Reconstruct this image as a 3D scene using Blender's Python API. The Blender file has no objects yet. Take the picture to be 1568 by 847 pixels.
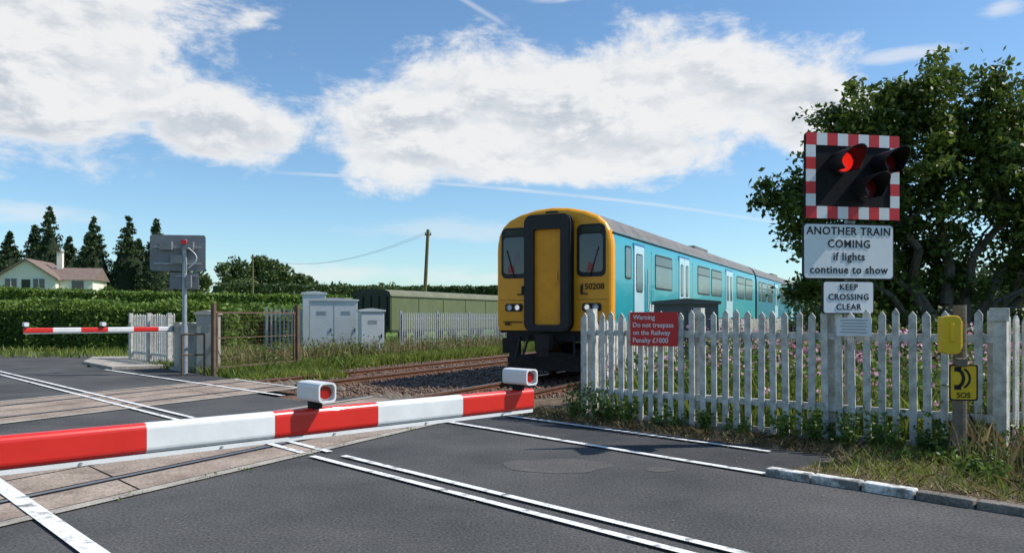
import bpy, math, numpy as np
from mathutils import Vector, Matrix
R = np.random.RandomState(7)
scene = bpy.context.scene
scene.view_settings.view_transform = 'Standard'
scene.view_settings.look = 'None'
scene.view_settings.exposure = 0
COL = scene.collection

# ---------------------------------------------------------------- materials
def mat(name, col, rough=0.7, var=0.15, scale=6.0, bump=0.0, bscale=None, metal=0.0, spec=0.4, col2=None, emis=None, detail=5, coat=0.0):
    m = bpy.data.materials.new(name); m.use_nodes = True
    nt = m.node_tree; N = nt.nodes; L = nt.links
    b = N['Principled BSDF']
    b.inputs['Roughness'].default_value = rough
    b.inputs['Metallic'].default_value = metal
    b.inputs['Specular IOR Level'].default_value = spec
    b.inputs['Coat Weight'].default_value = coat
    tc = N.new('ShaderNodeTexCoord')
    nz = N.new('ShaderNodeTexNoise'); nz.inputs['Scale'].default_value = scale; nz.inputs['Detail'].default_value = detail
    nz.inputs['Roughness'].default_value = 0.65
    L.new(tc.outputs['Object'], nz.inputs['Vector'])
    rp = N.new('ShaderNodeValToRGB')
    c1 = [c*(1-var) for c in col]; c2 = list(col2) if col2 else [min(1, c*(1+var)) for c in col]
    rp.color_ramp.elements[0].position = 0.32; rp.color_ramp.elements[0].color = (*c1, 1)
    rp.color_ramp.elements[1].position = 0.68; rp.color_ramp.elements[1].color = (*c2, 1)
    L.new(nz.outputs['Fac'], rp.inputs['Fac'])
    L.new(rp.outputs['Color'], b.inputs['Base Color'])
    if bump > 0:
        n2 = N.new('ShaderNodeTexNoise'); n2.inputs['Scale'].default_value = bscale or scale*6; n2.inputs['Detail'].default_value = 4
        L.new(tc.outputs['Object'], n2.inputs['Vector'])
        bp = N.new('ShaderNodeBump'); bp.inputs['Strength'].default_value = bump; bp.inputs['Distance'].default_value = 0.02
        L.new(n2.outputs['Fac'], bp.inputs['Height']); L.new(bp.outputs['Normal'], b.inputs['Normal'])
    if emis:
        b.inputs['Emission Color'].default_value = (*emis[0], 1); b.inputs['Emission Strength'].default_value = emis[1]
    return m

def leafmat(name, dark, light, trans=0.3, nscale=0.6):
    m = bpy.data.materials.new(name); m.use_nodes = True
    nt = m.node_tree; N = nt.nodes; L = nt.links; N.clear()
    out = N.new('ShaderNodeOutputMaterial')
    g = N.new('ShaderNodeNewGeometry')
    nz = N.new('ShaderNodeTexNoise'); nz.inputs['Scale'].default_value = nscale; nz.inputs['Detail'].default_value = 2
    L.new(g.outputs['Position'], nz.inputs['Vector'])
    mx = N.new('ShaderNodeMath'); mx.operation = 'MULTIPLY_ADD'; mx.inputs[1].default_value = 0.55
    L.new(g.outputs['Random Per Island'], mx.inputs[0])
    m2 = N.new('ShaderNodeMath'); m2.operation = 'MULTIPLY_ADD'; m2.inputs[1].default_value = 1.6; m2.inputs[2].default_value = -0.55
    L.new(nz.outputs['Fac'], m2.inputs[0]); L.new(m2.outputs[0], mx.inputs[2])
    rp = N.new('ShaderNodeValToRGB')
    rp.color_ramp.elements[0].position = 0.1; rp.color_ramp.elements[0].color = (*dark, 1)
    rp.color_ramp.elements[1].position = 0.95; rp.color_ramp.elements[1].color = (*light, 1)
    L.new(mx.outputs[0], rp.inputs['Fac'])
    p = N.new('ShaderNodeBsdfPrincipled'); p.inputs['Roughness'].default_value = 0.5; p.inputs['Specular IOR Level'].default_value = 0.35
    if trans <= 0:
        L.new(rp.outputs['Color'], p.inputs['Base Color']); L.new(p.outputs[0], out.inputs[0]); return m
    t = N.new('ShaderNodeBsdfTranslucent')
    L.new(rp.outputs['Color'], p.inputs['Base Color']); L.new(rp.outputs['Color'], t.inputs['Color'])
    ms = N.new('ShaderNodeMixShader'); ms.inputs[0].default_value = trans
    L.new(p.outputs[0], ms.inputs[1]); L.new(t.outputs[0], ms.inputs[2]); L.new(ms.outputs[0], out.inputs[0])
    return m

def mixmat(name, colA, colB, scale, lo, hi, rough=0.9, bump=0.3, bscale=60, fine=None, colC=None, aggregate=False):
    m = bpy.data.materials.new(name); m.use_nodes = True
    nt = m.node_tree; N = nt.nodes; L = nt.links
    b = N['Principled BSDF']; b.inputs['Roughness'].default_value = rough; b.inputs['Specular IOR Level'].default_value = 0.25
    g = N.new('ShaderNodeNewGeometry')
    nz = N.new('ShaderNodeTexNoise'); nz.inputs['Scale'].default_value = scale; nz.inputs['Detail'].default_value = 8; nz.inputs['Roughness'].default_value = 0.65
    L.new(g.outputs['Position'], nz.inputs['Vector'])
    rp = N.new('ShaderNodeValToRGB')
    rp.color_ramp.elements[0].position = lo; rp.color_ramp.elements[0].color = (*colA, 1)
    rp.color_ramp.elements[1].position = hi; rp.color_ramp.elements[1].color = (*colB, 1)
    if colC:
        e = rp.color_ramp.elements.new(min(1, hi+0.12)); e.color = (*colC, 1)
    L.new(nz.outputs['Fac'], rp.inputs['Fac'])
    n2 = N.new('ShaderNodeTexNoise'); n2.inputs['Scale'].default_value = bscale; n2.inputs['Detail'].default_value = 3
    L.new(g.outputs['Position'], n2.inputs['Vector'])
    r2 = N.new('ShaderNodeMapRange'); r2.inputs[1].default_value = 0.3; r2.inputs[2].default_value = 0.7
    f = fine or 0.35
    r2.inputs[3].default_value = 1-f; r2.inputs[4].default_value = 1+f
    L.new(n2.outputs['Fac'], r2.inputs[0])
    vm = N.new('ShaderNodeVectorMath'); vm.operation = 'SCALE'
    L.new(rp.outputs['Color'], vm.inputs[0]); L.new(r2.outputs[0], vm.inputs['Scale'])
    col = vm.outputs[0]
    if aggregate:
        v3 = N.new('ShaderNodeTexVoronoi'); v3.inputs['Scale'].default_value=30; L.new(g.outputs['Position'],v3.inputs['Vector'])
        m3 = N.new('ShaderNodeMapRange'); m3.inputs[1].default_value=0.08; m3.inputs[2].default_value=0.22; m3.inputs[3].default_value=1.6; m3.inputs[4].default_value=1.0; L.new(v3.outputs['Distance'],m3.inputs[0])
        v4 = N.new('ShaderNodeVectorMath'); v4.operation='SCALE'; L.new(col,v4.inputs[0]); L.new(m3.outputs[0],v4.inputs['Scale']); col=v4.outputs[0]
    L.new(col, b.inputs['Base Color'])
    bp = N.new('ShaderNodeBump'); bp.inputs['Strength'].default_value = bump; bp.inputs['Distance'].default_value = 0.01
    L.new(n2.outputs['Fac'], bp.inputs['Height']); L.new(bp.outputs['Normal'], b.inputs['Normal'])
    return m

M = {}
M['asphalt'] = mixmat('asphalt', (0.056,0.056,0.055), (0.100,0.097,0.093), 0.55, 0.36, 0.66, bscale=48, fine=0.5, aggregate=True)
M['footway'] = mixmat('footway_asphalt', (0.040,0.041,0.044), (0.070,0.069,0.068), 1.5, 0.35, 0.7, bscale=60, fine=0.55)
M['patch'] = mixmat('asphalt_patch', (0.082,0.079,0.074), (0.115,0.11,0.10), 3, 0.35, 0.7, bscale=60, fine=0.45)
M['deck'] = mixmat('crossing_deck', (0.22,0.165,0.13), (0.41,0.33,0.265), 1.6, 0.33, 0.68, bscale=45, fine=0.38)
M['concrete'] = mixmat('concrete_strip', (0.28,0.25,0.21), (0.46,0.42,0.36), 3, 0.35, 0.65, bscale=60, fine=0.3)
M['paint'] = mixmat('road_paint', (0.20,0.20,0.195), (0.78,0.78,0.75), 7, 0.35, 0.46, rough=0.7, bscale=50, fine=0.14)
M['kerbwhite'] = mixmat('kerb_white', (0.2,0.19,0.17), (0.7,0.7,0.66), 6, 0.42, 0.56, bscale=40, fine=0.25)
M['kerb'] = mixmat('kerb_stone', (0.12,0.11,0.095), (0.26,0.235,0.20), 5, 0.3, 0.7, bscale=50, fine=0.4)
M['ballast'] = mixmat('ballast', (0.085,0.05,0.034), (0.20,0.13,0.09), 3, 0.3, 0.7, bscale=22, fine=0.75, bump=1.0)
M['stone'] = leafmat('ballast_stone', (0.055,0.032,0.022), (0.28,0.18,0.125), 0.0, 2)
M['grassland'] = mixmat('grassland', (0.07,0.12,0.02), (0.15,0.22,0.04), 0.35, 0.35, 0.65, bscale=4, fine=0.3, colC=(0.20,0.22,0.07))
M['dirt'] = mixmat('dirt', (0.07,0.05,0.032), (0.19,0.14,0.09), 3, 0.35, 0.65, bscale=35, fine=0.5, bump=0.8)
M['sleeper'] = mat('sleeper', (0.12,0.08,0.058), 0.9, 0.3, 5, 0.3)
M['rust'] = mat('rail_rust', (0.14,0.062,0.034), 0.8, 0.3, 8, 0.2)
M['railhead'] = mat('rail_head', (0.30,0.28,0.27), 0.38, 0.15, 8, metal=0.8)
M['groove'] = mat('groove', (0.022,0.019,0.017), 0.9, 0.2)
M['boomred'] = mat('boom_red', (0.68,0.022,0.014), 0.35, 0.07, 5, spec=0.5, coat=0.2)
M['boomwhite'] = mat('boom_white', (0.76,0.76,0.75), 0.4, 0.07, 9, spec=0.5, coat=0.1)
M['lensred'] = mat('lens_red', (0.35,0.01,0.01), 0.2, 0.1, coat=0.4)
M['black'] = mat('black_rubber', (0.013,0.013,0.014), 0.5, 0.25, 9)
M['blackmat'] = mat('black_matt', (0.016,0.016,0.018), 0.85, 0.25, 9, spec=0.2)
M['under'] = mat('underframe', (0.024,0.02,0.018), 0.8, 0.4, 6, 0.3)
M['cyan'] = mat('cyan_paint', (0.010,0.335,0.40), 0.28, 0.06, 1.2, spec=0.5, coat=0.3)
M['cyan2'] = mat('blue_paint', (0.008,0.21,0.32), 0.28, 0.07, 1.2, spec=0.5, coat=0.3)
M['palecyan'] = mat('door_paint', (0.48,0.70,0.76), 0.3, 0.06, 2, coat=0.3)
M['doorblue'] = mat('door_edge_blue', (0.01,0.15,0.36), 0.35, 0.06, 2)
M['roofgrey'] = mat('roof_grey', (0.17,0.16,0.155), 0.7, 0.25, 1.5)
M['yellow'] = mat('train_yellow', (0.88,0.365,0.010), 0.42, 0.07, 2, spec=0.4, coat=0.1)
M['doorgold'] = mat('gangway_yellow', (0.82,0.33,0.010), 0.5, 0.12, 3)
M['glass'] = mat('dark_glass', (0.02,0.026,0.032), 0.05, 0.2, 1.5, spec=0.8)
M['reflectglass'] = mat('grey_glass', (0.07,0.12,0.14), 0.12, 0.35, 1.2, spec=0.8)  # cyan-grey base colour stands in for reflections in the side windows
M['textwhite'] = mat('text_white', (0.75,0.75,0.75), 0.6, 0.02)
M['textblack'] = mat('text_black', (0.012,0.012,0.014), 0.6, 0.02)
M['lampwhite'] = mat('headlamp_lit', (0.8,0.78,0.7), 0.2, 0.02, emis=((1,0.96,0.86),0.45))
M['lampred'] = mat('signal_red_lit', (0.8,0.02,0.01), 0.3, 0.02, emis=((1,0.02,0.01),0.7))
M['tail'] = mat('tail_lens', (0.14,0.008,0.008), 0.2, 0.1)
M['picket'] = mat('picket_paint', (0.46,0.45,0.39), 0.8, 0.25, 9, 0.3, 40, col2=(0.72,0.70,0.64))
M['signwhite'] = mat('sign_white', (0.76,0.78,0.79), 0.5, 0.05, 3)
M['signred'] = mat('sign_red', (0.6,0.02,0.02), 0.45, 0.06, 3)
M['refred'] = mat('reflective_red', (0.66,0.025,0.03), 0.4, 0.1, 5)
M['signgrey'] = mat('sign_back_grey', (0.20,0.21,0.215), 0.55, 0.12, 4)
M['galv'] = mat('galvanised', (0.36,0.38,0.39), 0.5, 0.18, 9, metal=0.3)
M['cabwhite'] = mat('cabinet_paint', (0.60,0.62,0.61), 0.55, 0.08, 2)
M['cabbeige'] = mat('cabinet_beige', (0.42,0.40,0.34), 0.6, 0.15, 3)
M['cabdark'] = mat('cabinet_dark', (0.10,0.11,0.10), 0.6, 0.15, 3)
M['steelrust'] = mat('rusty_steel', (0.13,0.085,0.055), 0.8, 0.35, 6)
M['phone'] = mat('phone_yellow', (0.76,0.47,0.012), 0.45, 0.10, 4)
M['wood'] = mat('weathered_wood', (0.17,0.14,0.105), 0.85, 0.3, 8, 0.4)
M['pole'] = mat('creosote_pole', (0.15,0.13,0.05), 0.85, 0.25, 2, 0.3)
M['olive'] = mat('olive_paint', (0.12,0.14,0.065), 0.6, 0.12, 1.2)
M['olivedk'] = mat('dark_green_paint', (0.04,0.05,0.032), 0.7, 0.2, 1.2)
M['wagonroof'] = mat('wagon_roof', (0.17,0.175,0.115), 0.8, 0.15, 1)
M['wall'] = mat('white_render', (0.80,0.76,0.64), 0.85, 0.06, 1)
M['rooftile'] = mat('roof_tile', (0.20,0.145,0.12), 0.85, 0.2, 2, 0.4)
M['brick'] = mat('chimney_brick', (0.3,0.2,0.15), 0.85, 0.2, 3)
M['bark'] = mat('bark', (0.11,0.095,0.075), 0.9, 0.35, 5, 0.6)
M['seat'] = mat('cab_interior', (0.35,0.08,0.07), 0.7, 0.2, 3)
M['leaf'] = leafmat('leaf_green', (0.034,0.062,0.010), (0.165,0.22,0.038), 0.35, 0.9)
M['leafcon'] = leafmat('conifer_green', (0.018,0.038,0.014), (0.065,0.105,0.032), 0.12, 0.3)
M['leaffar'] = leafmat('far_tree_green', (0.036,0.066,0.022), (0.115,0.165,0.045), 0.18, 0.05)
M['leafhedge'] = leafmat('hedge_green', (0.065,0.125,0.018), (0.20,0.29,0.045), 0.28, 0.5)
M['grass'] = leafmat('grass_blade', (0.09,0.15,0.02), (0.29,0.33,0.07), 0.35, 0.7)
M['drygrass'] = leafmat('dry_grass', (0.16,0.12,0.05), (0.38,0.30,0.15), 0.2, 1.0)
M['weed'] = leafmat('weed_green', (0.05,0.10,0.015), (0.18,0.27,0.05), 0.35, 1.2)
M['pink'] = leafmat('pink_flower', (0.55,0.18,0.30), (0.8,0.55,0.62), 0.3, 2)
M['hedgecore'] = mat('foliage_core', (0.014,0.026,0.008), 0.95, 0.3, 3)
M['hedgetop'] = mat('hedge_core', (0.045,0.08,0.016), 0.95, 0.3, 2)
M['wire'] = mat('wire', (0.09,0.09,0.09), 0.6, 0.1)

# ---------------------------------------------------------------- builders
class MB:
    def __init__(s): s.V=[]; s.F=[]; s.I=[]; s.mats=[]
    def mi(s, m):
        m = M[m] if isinstance(m, str) else m
        if m not in s.mats: s.mats.append(m)
        return s.mats.index(m)
    def add(s, vs, fs, m):
        o = len(s.V); k = s.mi(m)
        s.V += [tuple(v) for v in vs]
        for f in fs: s.F.append(tuple(i+o for i in f)); s.I.append(k)
    def box(s, c, sz, m, yaw=0.0, pitch=0.0):
        x,y,z = sz[0]/2, sz[1]/2, sz[2]/2
        rot = Matrix.Rotation(yaw,3,'Z') @ Matrix.Rotation(pitch,3,'X')
        vs = [Vector(c)+rot@Vector((a*x,b*y,d*z)) for a in (-1,1) for b in (-1,1) for d in (-1,1)]
        s.add(vs, [(0,1,3,2),(4,6,7,5),(0,4,5,1),(2,3,7,6),(0,2,6,4),(1,5,7,3)], m)
    def cyl(s, p0, p1, r0, m, r1=None, n=12):
        r1 = r0 if r1 is None else r1
        p0=Vector(p0); p1=Vector(p1); d=(p1-p0).normalized()
        a = d.orthogonal().normalized(); b = d.cross(a)
        vs=[]
        for p,r in ((p0,r0),(p1,r1)):
            for i in range(n):
                t=2*math.pi*i/n; vs.append(p+(a*math.cos(t)+b*math.sin(t))*r)
        fs=[(i,(i+1)%n,n+(i+1)%n,n+i) for i in range(n)]
        fs.append(tuple(reversed(range(n)))); fs.append(tuple(range(n,2*n)))
        s.add(vs,fs,m)
    def prism(s, poly, o, ux, uy, nv, depth, m):
        o=Vector(o); ux=Vector(ux); uy=Vector(uy); nv=Vector(nv); n=len(poly)
        b=[o+ux*p[0]+uy*p[1] for p in poly]; f=[v+nv*depth for v in b]
        s.add(b+f, [tuple(range(n,2*n)), tuple(reversed(range(n)))]+[(i,(i+1)%n,n+(i+1)%n,n+i) for i in range(n)], m)
    def ring(s, po, pi, o, ux, uy, nv, depth, m):
        o=Vector(o); ux=Vector(ux); uy=Vector(uy); nv=Vector(nv); n=len(po)
        P=lambda q,d:[o+ux*p[0]+uy*p[1]+nv*d for p in q]
        vs=P(po,0)+P(po,depth)+P(pi,depth)+P(pi,0)
        fs=[]
        for k in range(3):
            for i in range(n): j=(i+1)%n; fs.append((k*n+i,k*n+j,(k+1)*n+j,(k+1)*n+i))
        s.add(vs,fs,m)
    def build(s, name, parent=None, loc=(0,0,0), yaw=0.0, bevel=0.0, smooth=False):
        me=bpy.data.meshes.new(name); me.from_pydata(s.V,[],s.F); me.update()
        for m in s.mats: me.materials.append(m)
        me.polygons.foreach_set('material_index', s.I)
        if smooth: me.polygons.foreach_set('use_smooth',[True]*len(s.F))
        ob=bpy.data.objects.new(name,me); COL.objects.link(ob)
        ob.location=loc; ob.rotation_euler=(0,0,yaw)
        if parent: ob.parent=parent
        if bevel>0:
            b=ob.modifiers.new('bevel','BEVEL'); b.width=bevel; b.segments=2; b.limit_method='ANGLE'; b.angle_limit=math.radians(50)
        return ob

def rrect(x0,y0,x1,y1,r,seg=5):
    pts=[]
    for cx,cy,a0 in ((x1-r,y1-r,0),(x0+r,y1-r,90),(x0+r,y0+r,180),(x1-r,y0+r,270)):
        for i in range(seg+1):
            a=math.radians(a0+90*i/seg); pts.append((cx+r*math.cos(a),cy+r*math.sin(a)))
    return pts
def group(name, loc=(0,0,0), yaw=0.0):
    e=bpy.data.objects.new(name,None); e.empty_display_size=0.3; COL.objects.link(e); e.location=loc; e.rotation_euler=(0,0,yaw); return e
def text(name, body, size, loc, parent, m, bold=0.0, spacing=1.0, yaw=0.0):
    cu=bpy.data.curves.new(name,'FONT'); cu.body=body; cu.size=size; cu.align_x='CENTER'; cu.align_y='CENTER'
    cu.extrude=0.0015; cu.offset=bold; cu.space_character=spacing; cu.resolution_u=3
    t=bpy.data.objects.new(name+'_c',cu); COL.objects.link(t)
    bpy.context.view_layer.update()
    me=bpy.data.meshes.new_from_object(t.evaluated_get(bpy.context.evaluated_depsgraph_get()))
    bpy.data.objects.remove(t)
    me.materials.clear(); me.materials.append(M[m])
    ob=bpy.data.objects.new(name,me); COL.objects.link(ob); ob.parent=parent; ob.location=loc
    ob.rotation_euler=(math.pi/2,0,yaw)
    return ob

def npmesh(name, V, F, m, parent=None):
    V=np.asarray(V,dtype=np.float32); F=np.asarray(F,dtype=np.int32); k=F.shape[1]
    me=bpy.data.meshes.new(name)
    me.vertices.add(len(V)); me.vertices.foreach_set('co',V.ravel())
    me.loops.add(F.size); me.loops.foreach_set('vertex_index',F.ravel())
    me.polygons.add(len(F)); me.polygons.foreach_set('loop_start',np.arange(0,F.size,k,dtype=np.int32))
    try: me.polygons.foreach_set('loop_total',np.full(len(F),k,dtype=np.int32))
    except Exception: pass
    me.update(calc_edges=True); me.validate()
    me.materials.append(M[m])
    ob=bpy.data.objects.new(name,me); COL.objects.link(ob)
    if parent: ob.parent=parent
    return ob
def unit(v): return v/np.maximum(1e-6,np.linalg.norm(v,axis=1,keepdims=True))
def leaves(name, C, size, m, parent=None, aspect=0.55, up=0.35):
    C=np.asarray(C); n=len(C); nrm=unit(R.normal(size=(n,3))+np.array([0,0,up])); a=unit(np.cross(nrm,R.normal(size=(n,3)))); b=np.cross(nrm,a)
    s=(size*R.uniform(0.6,1.3,n))[:,None]
    V=np.stack([C+a*s,C+b*s*aspect,C-a*s,C-b*s*aspect],axis=1).reshape(-1,3)
    return npmesh(name,V,np.arange(4*n).reshape(n,4),m,parent)
def blades(name, XY, h, w, m, z0=0.0, parent=None, lean=0.35):
    n=len(XY); a=R.uniform(0,2*math.pi,n); hh=h*R.uniform(0.35,1.0,n)
    if np.isscalar(z0): z0=np.full(n,z0)
    B=np.column_stack([XY,z0]); d=np.column_stack([np.cos(a),np.sin(a),np.zeros(n)])*w/2
    l=R.normal(size=(n,2))*lean*hh[:,None]; T=B+np.column_stack([l,hh]); Mid=B+np.column_stack([l*0.35,hh*0.55])
    V=np.stack([B-d,B+d,Mid+d*0.8,T,Mid-d*0.8],axis=1).reshape(-1,3)
    return npmesh(name,V,np.arange(5*n).reshape(n,5),m,parent)
def blobpts(blobs, nsub, nleaf, rs=0.22, squash=1.0, shell=0.55):
    out=[]
    for (c,r) in blobs:
        k=max(6,int(nsub*r*r)); d=unit(R.normal(size=(k,3))); rad=r*R.uniform(shell,1.05,k)[:,None]
        sc=np.array(c)+d*rad*np.array([1,1,squash])
        for p in sc:
            q=R.normal(size=(nleaf,3))*rs*R.uniform(0.6,1.3)*np.array([1,1,0.7]); out.append(p+q)
    return np.vstack(out)

# ---------------------------------------------------------------- survey axes
mX,mY = 0.724,0.69      # across the road
rX,rY = -0.69,0.724     # along the road
tX,tY = 0.438,0.899     # along the railway
nX,nY = 0.899,-0.438    # across the railway
def RD(m,s): return (m*mX+s*rX, m*mY+s*rY)
def RL(l,a): return (l*nX+a*tX, l*nY+a*tY)
def LM(l,m): return RL(l,(m-l*0.349)/0.937)
YR = math.atan2(mY,mX)
YT = math.atan2(nY,nX)
def sheet(pts, z, m, thick=0.0):
    b=MB(); n=len(pts)
    if thick: b.prism([(p[0],p[1]) for p in pts],(0,0,z-thick),(1,0,0),(0,1,0),(0,0,1),thick,m)
    else: b.add([(p[0],p[1],z) for p in pts],[tuple(range(n))],m)
    return b

# ---------------------------------------------------------------- terrain
def terr(X,Y):
    r=np.hypot(X,Y); f=np.interp(r,[0,50,105,200,500,900,3000],[0,0,4.1,5.6,9.5,16,20])
    lat=X*nX+Y*nY
    k=np.clip((np.abs(lat+9)-24)/22,0,1); k=k*k*(3-2*k); far=np.clip((r-160)/200,0,1)
    w=np.maximum(k,far)
    return -0.15+f*w+np.sin(X*0.013+1)*np.cos(Y*0.011)*1.0*np.clip((r-100)/200,0,1)
rad=np.concatenate([[0.5],np.linspace(4,120,40),np.geomspace(130,3000,36)]); na=144
ang=np.linspace(0,2*math.pi,na,endpoint=False)
RR,AA=np.meshgrid(rad,ang,indexing='ij'); X=RR*np.cos(AA); Y=RR*np.sin(AA)
V=np.column_stack([X.ravel(),Y.ravel(),terr(X,Y).ravel()])
F=[]
for i in range(len(rad)-1):
    for j in range(na):
        F.append((i*na+j,(i+1)*na+j,(i+1)*na+(j+1)%na,i*na+(j+1)%na))
npmesh('ground',V,F,'grassland')
cap=MB(); cap.add([(0.5*math.cos(a),0.5*math.sin(a),-0.15) for a in ang],[tuple(range(na))],'grassland'); cap.build('ground_patch')

# ---------------------------------------------------------------- road
sheet([RD(-1.6,-9),RD(6.5,-9),RD(6.5,25),RD(-1.6,25)],0,'asphalt',0.14).build('road')
sheet([RD(-2,24.9),RD(6.5,24.9),RD(8.9,27),RD(9.2,40),RD(-6,48)],-0.004,'asphalt',0.13).build('road_bend')
sheet([RD(6.5,3.35),RD(7.85,3.35),RD(7.85,12),RD(6.5,12)],-0.003,'footway',0.13).build('pavement')
sheet([RD(6.5,17.2),RD(7.7,17.2),RD(7.9,24),RD(6.5,24.2)],-0.003,'footway',0.13).build('pavement.001')
sheet([RD(6.7,22.6),RD(8.6,22.2),RD(10.2,27.5),RD(8.0,29.0),RD(6.9,26)],0.07,'concrete',0.2).build('pavement.002')
def patch(c0,ax,ay,z,m,name,ph=0):
    pp=[]
    for i in range(48):
        a=2*math.pi*i/48; rr=1+0.05*math.sin(3*a+ph)+0.04*math.cos(5*a+ph)
        pp.append((c0[0]+ax*rr*math.cos(a),c0[1]+ay*rr*math.sin(a)))
    sheet(pp,z,m).build(name)
patch(RD(5.45,5.1),0.52,0.36,0.003,'patch','road_patch')
patch(RD(6.0,4.3),0.14,0.11,0.003,'patch','road_patch',2)

# crossing decks
def deck(l0,l1,name):
    b=MB(); ms=np.linspace(-1.5,7.75,6)
    c=(l0+l1)/2
    cols=[(l0+0.16,c-0.83),(c-0.66,c-0.02),(c+0.02,c+0.66),(c+0.83,l1-0.16)]
    for (a,d) in cols:
        for k in range(len(ms)-1):
            m0=ms[k]+0.012; m1=ms[k+1]-0.012
            p=[LM(a,m0),LM(d,m0),LM(d,m1),LM(a,m1)]
            b.add([(q[0],q[1],0.006+R.uniform(0,0.003)) for q in p],[(0,1,2,3)],'deck')
    for (a,d) in ((l0,l0+0.13),(l1-0.13,l1)):
        p=[LM(a,-1.5),LM(d,-1.5),LM(d,7.75),LM(a,7.75)]
        b.add([(q[0],q[1],0.012) for q in p],[(0,1,2,3)],'concrete')
    p=[LM(l0+0.1,-1.5),LM(l1-0.1,-1.5),LM(l1-0.1,7.75),LM(l0+0.1,7.75)]
    b.add([(q[0],q[1],0.002) for q in p],[(0,1,2,3)],'groove')
    for sx in (-0.745,0.745):
        p=[LM(c+sx-0.035,-1.5),LM(c+sx+0.035,-1.5),LM(c+sx+0.035,7.75),LM(c+sx-0.035,7.75)]
        b.add([(q[0],q[1],0.012) for q in p],[(0,1,2,3)],'railhead')
    b.build(name)
C1,C2=-6.89,-12.0
deck(C1-1.45,C1+1.50,'crossing_deck')
deck(C2-1.45,C2+1.45,'crossing_deck')

# painted lines
b=MB()
def line(m0,s0,m1,s1,w,z=0.018):
    a=np.array(RD(m0,s0)); c=np.array(RD(m1,s1)); d=(c-a)/np.linalg.norm(c-a); p=np.array([-d[1],d[0]])*w/2
    b.add([(*(a-p),z),(*(c-p),z),(*(c+p),z),(*(a+p),z)],[(0,1,2,3)],'paint')
line(3.93,-8,3.98,7.1,0.075); line(4.15,-8,4.22,6.9,0.075)
line(4.0,7.3,4.03,8.3,0.075); line(4.24,7.2,4.27,8.6,0.075)
line(4.03,8.8,4.05,10.0,0.075); line(4.27,9.0,4.29,10.4,0.075)
line(4.05,10.6,4.1,24,0.075); line(4.29,10.9,4.33,24,0.075)
line(1.46,-8,1.40,8.4,0.13); line(1.42,10.5,1.42,24,0.13)
line(6.48,3.5,6.62,9.0,0.085); line(6.66,12.9,6.50,22.5,0.09)
line(7.58,4.05,7.62,8.3,0.07); line(7.6,13.2,7.6,17.0,0.06)
line(6.64,9.3,6.66,10.6,0.08)
b.build('road_markings')

# kerb
k=group('kerb')
b=MB()
s=3.5; i=0
while s>-6:
    L=0.42; p=RD(6.52+R.uniform(-.008,.008),s-L/2)
    b.box((p[0],p[1],0.012+R.uniform(-.006,.006)),(0.12,L-0.014,0.11),'kerbwhite' if s>2.55 else 'kerb',YR+R.uniform(-.02,.02))
    s-=L; i+=1
b.build('kerb_stones',k,bevel=0.014)
# verge
sheet([RD(6.58,3.35),RD(6.58,-7),RD(16,-7),RD(16,3.2),RD(8.9,3.2),RD(7.85,3.35)],0.04,'dirt',0.2).build('verge')
sheet([RD(7.85,3.3),RD(30,3.0),RD(30,8),RD(9.5,9.6),RD(7.85,10.2)],-0.02,'dirt',0.1).build('verge.001')

# ---------------------------------------------------------------- railway
def track(c,name,a0=-60):
    g=group(name); b=MB()
    def stretch(a0,a1):
        for sx in (-0.745,0.745):
            p=RL(c+sx,(a0+a1)/2)
            b.box((p[0],p[1],-0.016),(0.07,a1-a0,0.04),'rust',YT)
            b.box((p[0],p[1],0.005),(0.05,a1-a0,0.003),'railhead',YT)
            b.box((p[0],p[1],-0.08),(0.022,a1-a0,0.088),'rust',YT)
            b.box((p[0],p[1],-0.13),(0.14,a1-a0,0.012),'rust',YT)
        a=a0+0.3
        while a<a1:
            if a<90:
                p=RL(c,a); b.box((p[0],p[1],-0.185),(2.5,0.25,0.13),'sleeper',YT+R.uniform(-.01,.01))
                for sx in (-0.745,0.745):
                    p=RL(c+sx,a); b.box((p[0],p[1],-0.112),(0.3,0.14,0.024),'rust',YT)
            a+=0.68
    af=(7.75-c*0.349)/0.937; an=(-1.5-c*0.349)/0.937
    stretch(af,420); stretch(a0,an)
    b.build('rails_and_sleepers',g)
track(C1,'railway_track'); track(C2,'railway_track')
bal=MB()
for (a0,a1) in ((-60,-1),(8.5,420)):
    p=[RL(-14.3,a0),RL(-4.4,a0),RL(-4.4,a1),RL(-14.3,a1)]
    bal.prism(p,(0,0,-0.3),(1,0,0),(0,1,0),(0,0,1),0.172,'ballast')
bal.build('ballast_bed')
n=17000
l=R.uniform(-14.6,-4.1,n); a=np.concatenate([R.uniform(9,24,n*2//3),R.uniform(20,60,n-n*2//3)])
x=l*nX+a*tX; y=l*nY+a*tY; mm=x*mX+y*mY; ok=mm>7.95; x=x[ok]; y=y[ok]; n=len(x)
base=np.array([[1,0,0],[0,1,0],[-1,0,0],[0,-1,0],[0,0,1],[0,0,-1]],float)
sz=R.uniform(0.02,0.045,(n,1,1))
Vb=base[None]*R.uniform(0.6,1.3,(n,6,1))*sz+np.column_stack([x,y,R.uniform(-0.13,-0.10,n)])[:,None,:]
Vb=Vb+R.normal(size=Vb.shape)*0.006
ft=np.array([[0,1,4],[1,2,4],[2,3,4],[3,0,4],[1,0,5],[2,1,5],[3,2,5],[0,3,5]])
npmesh('ballast_stones',Vb.reshape(-1,3),(ft[None]+6*np.arange(n)[:,None,None]).reshape(-1,3),'stone')
b=MB()
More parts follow.
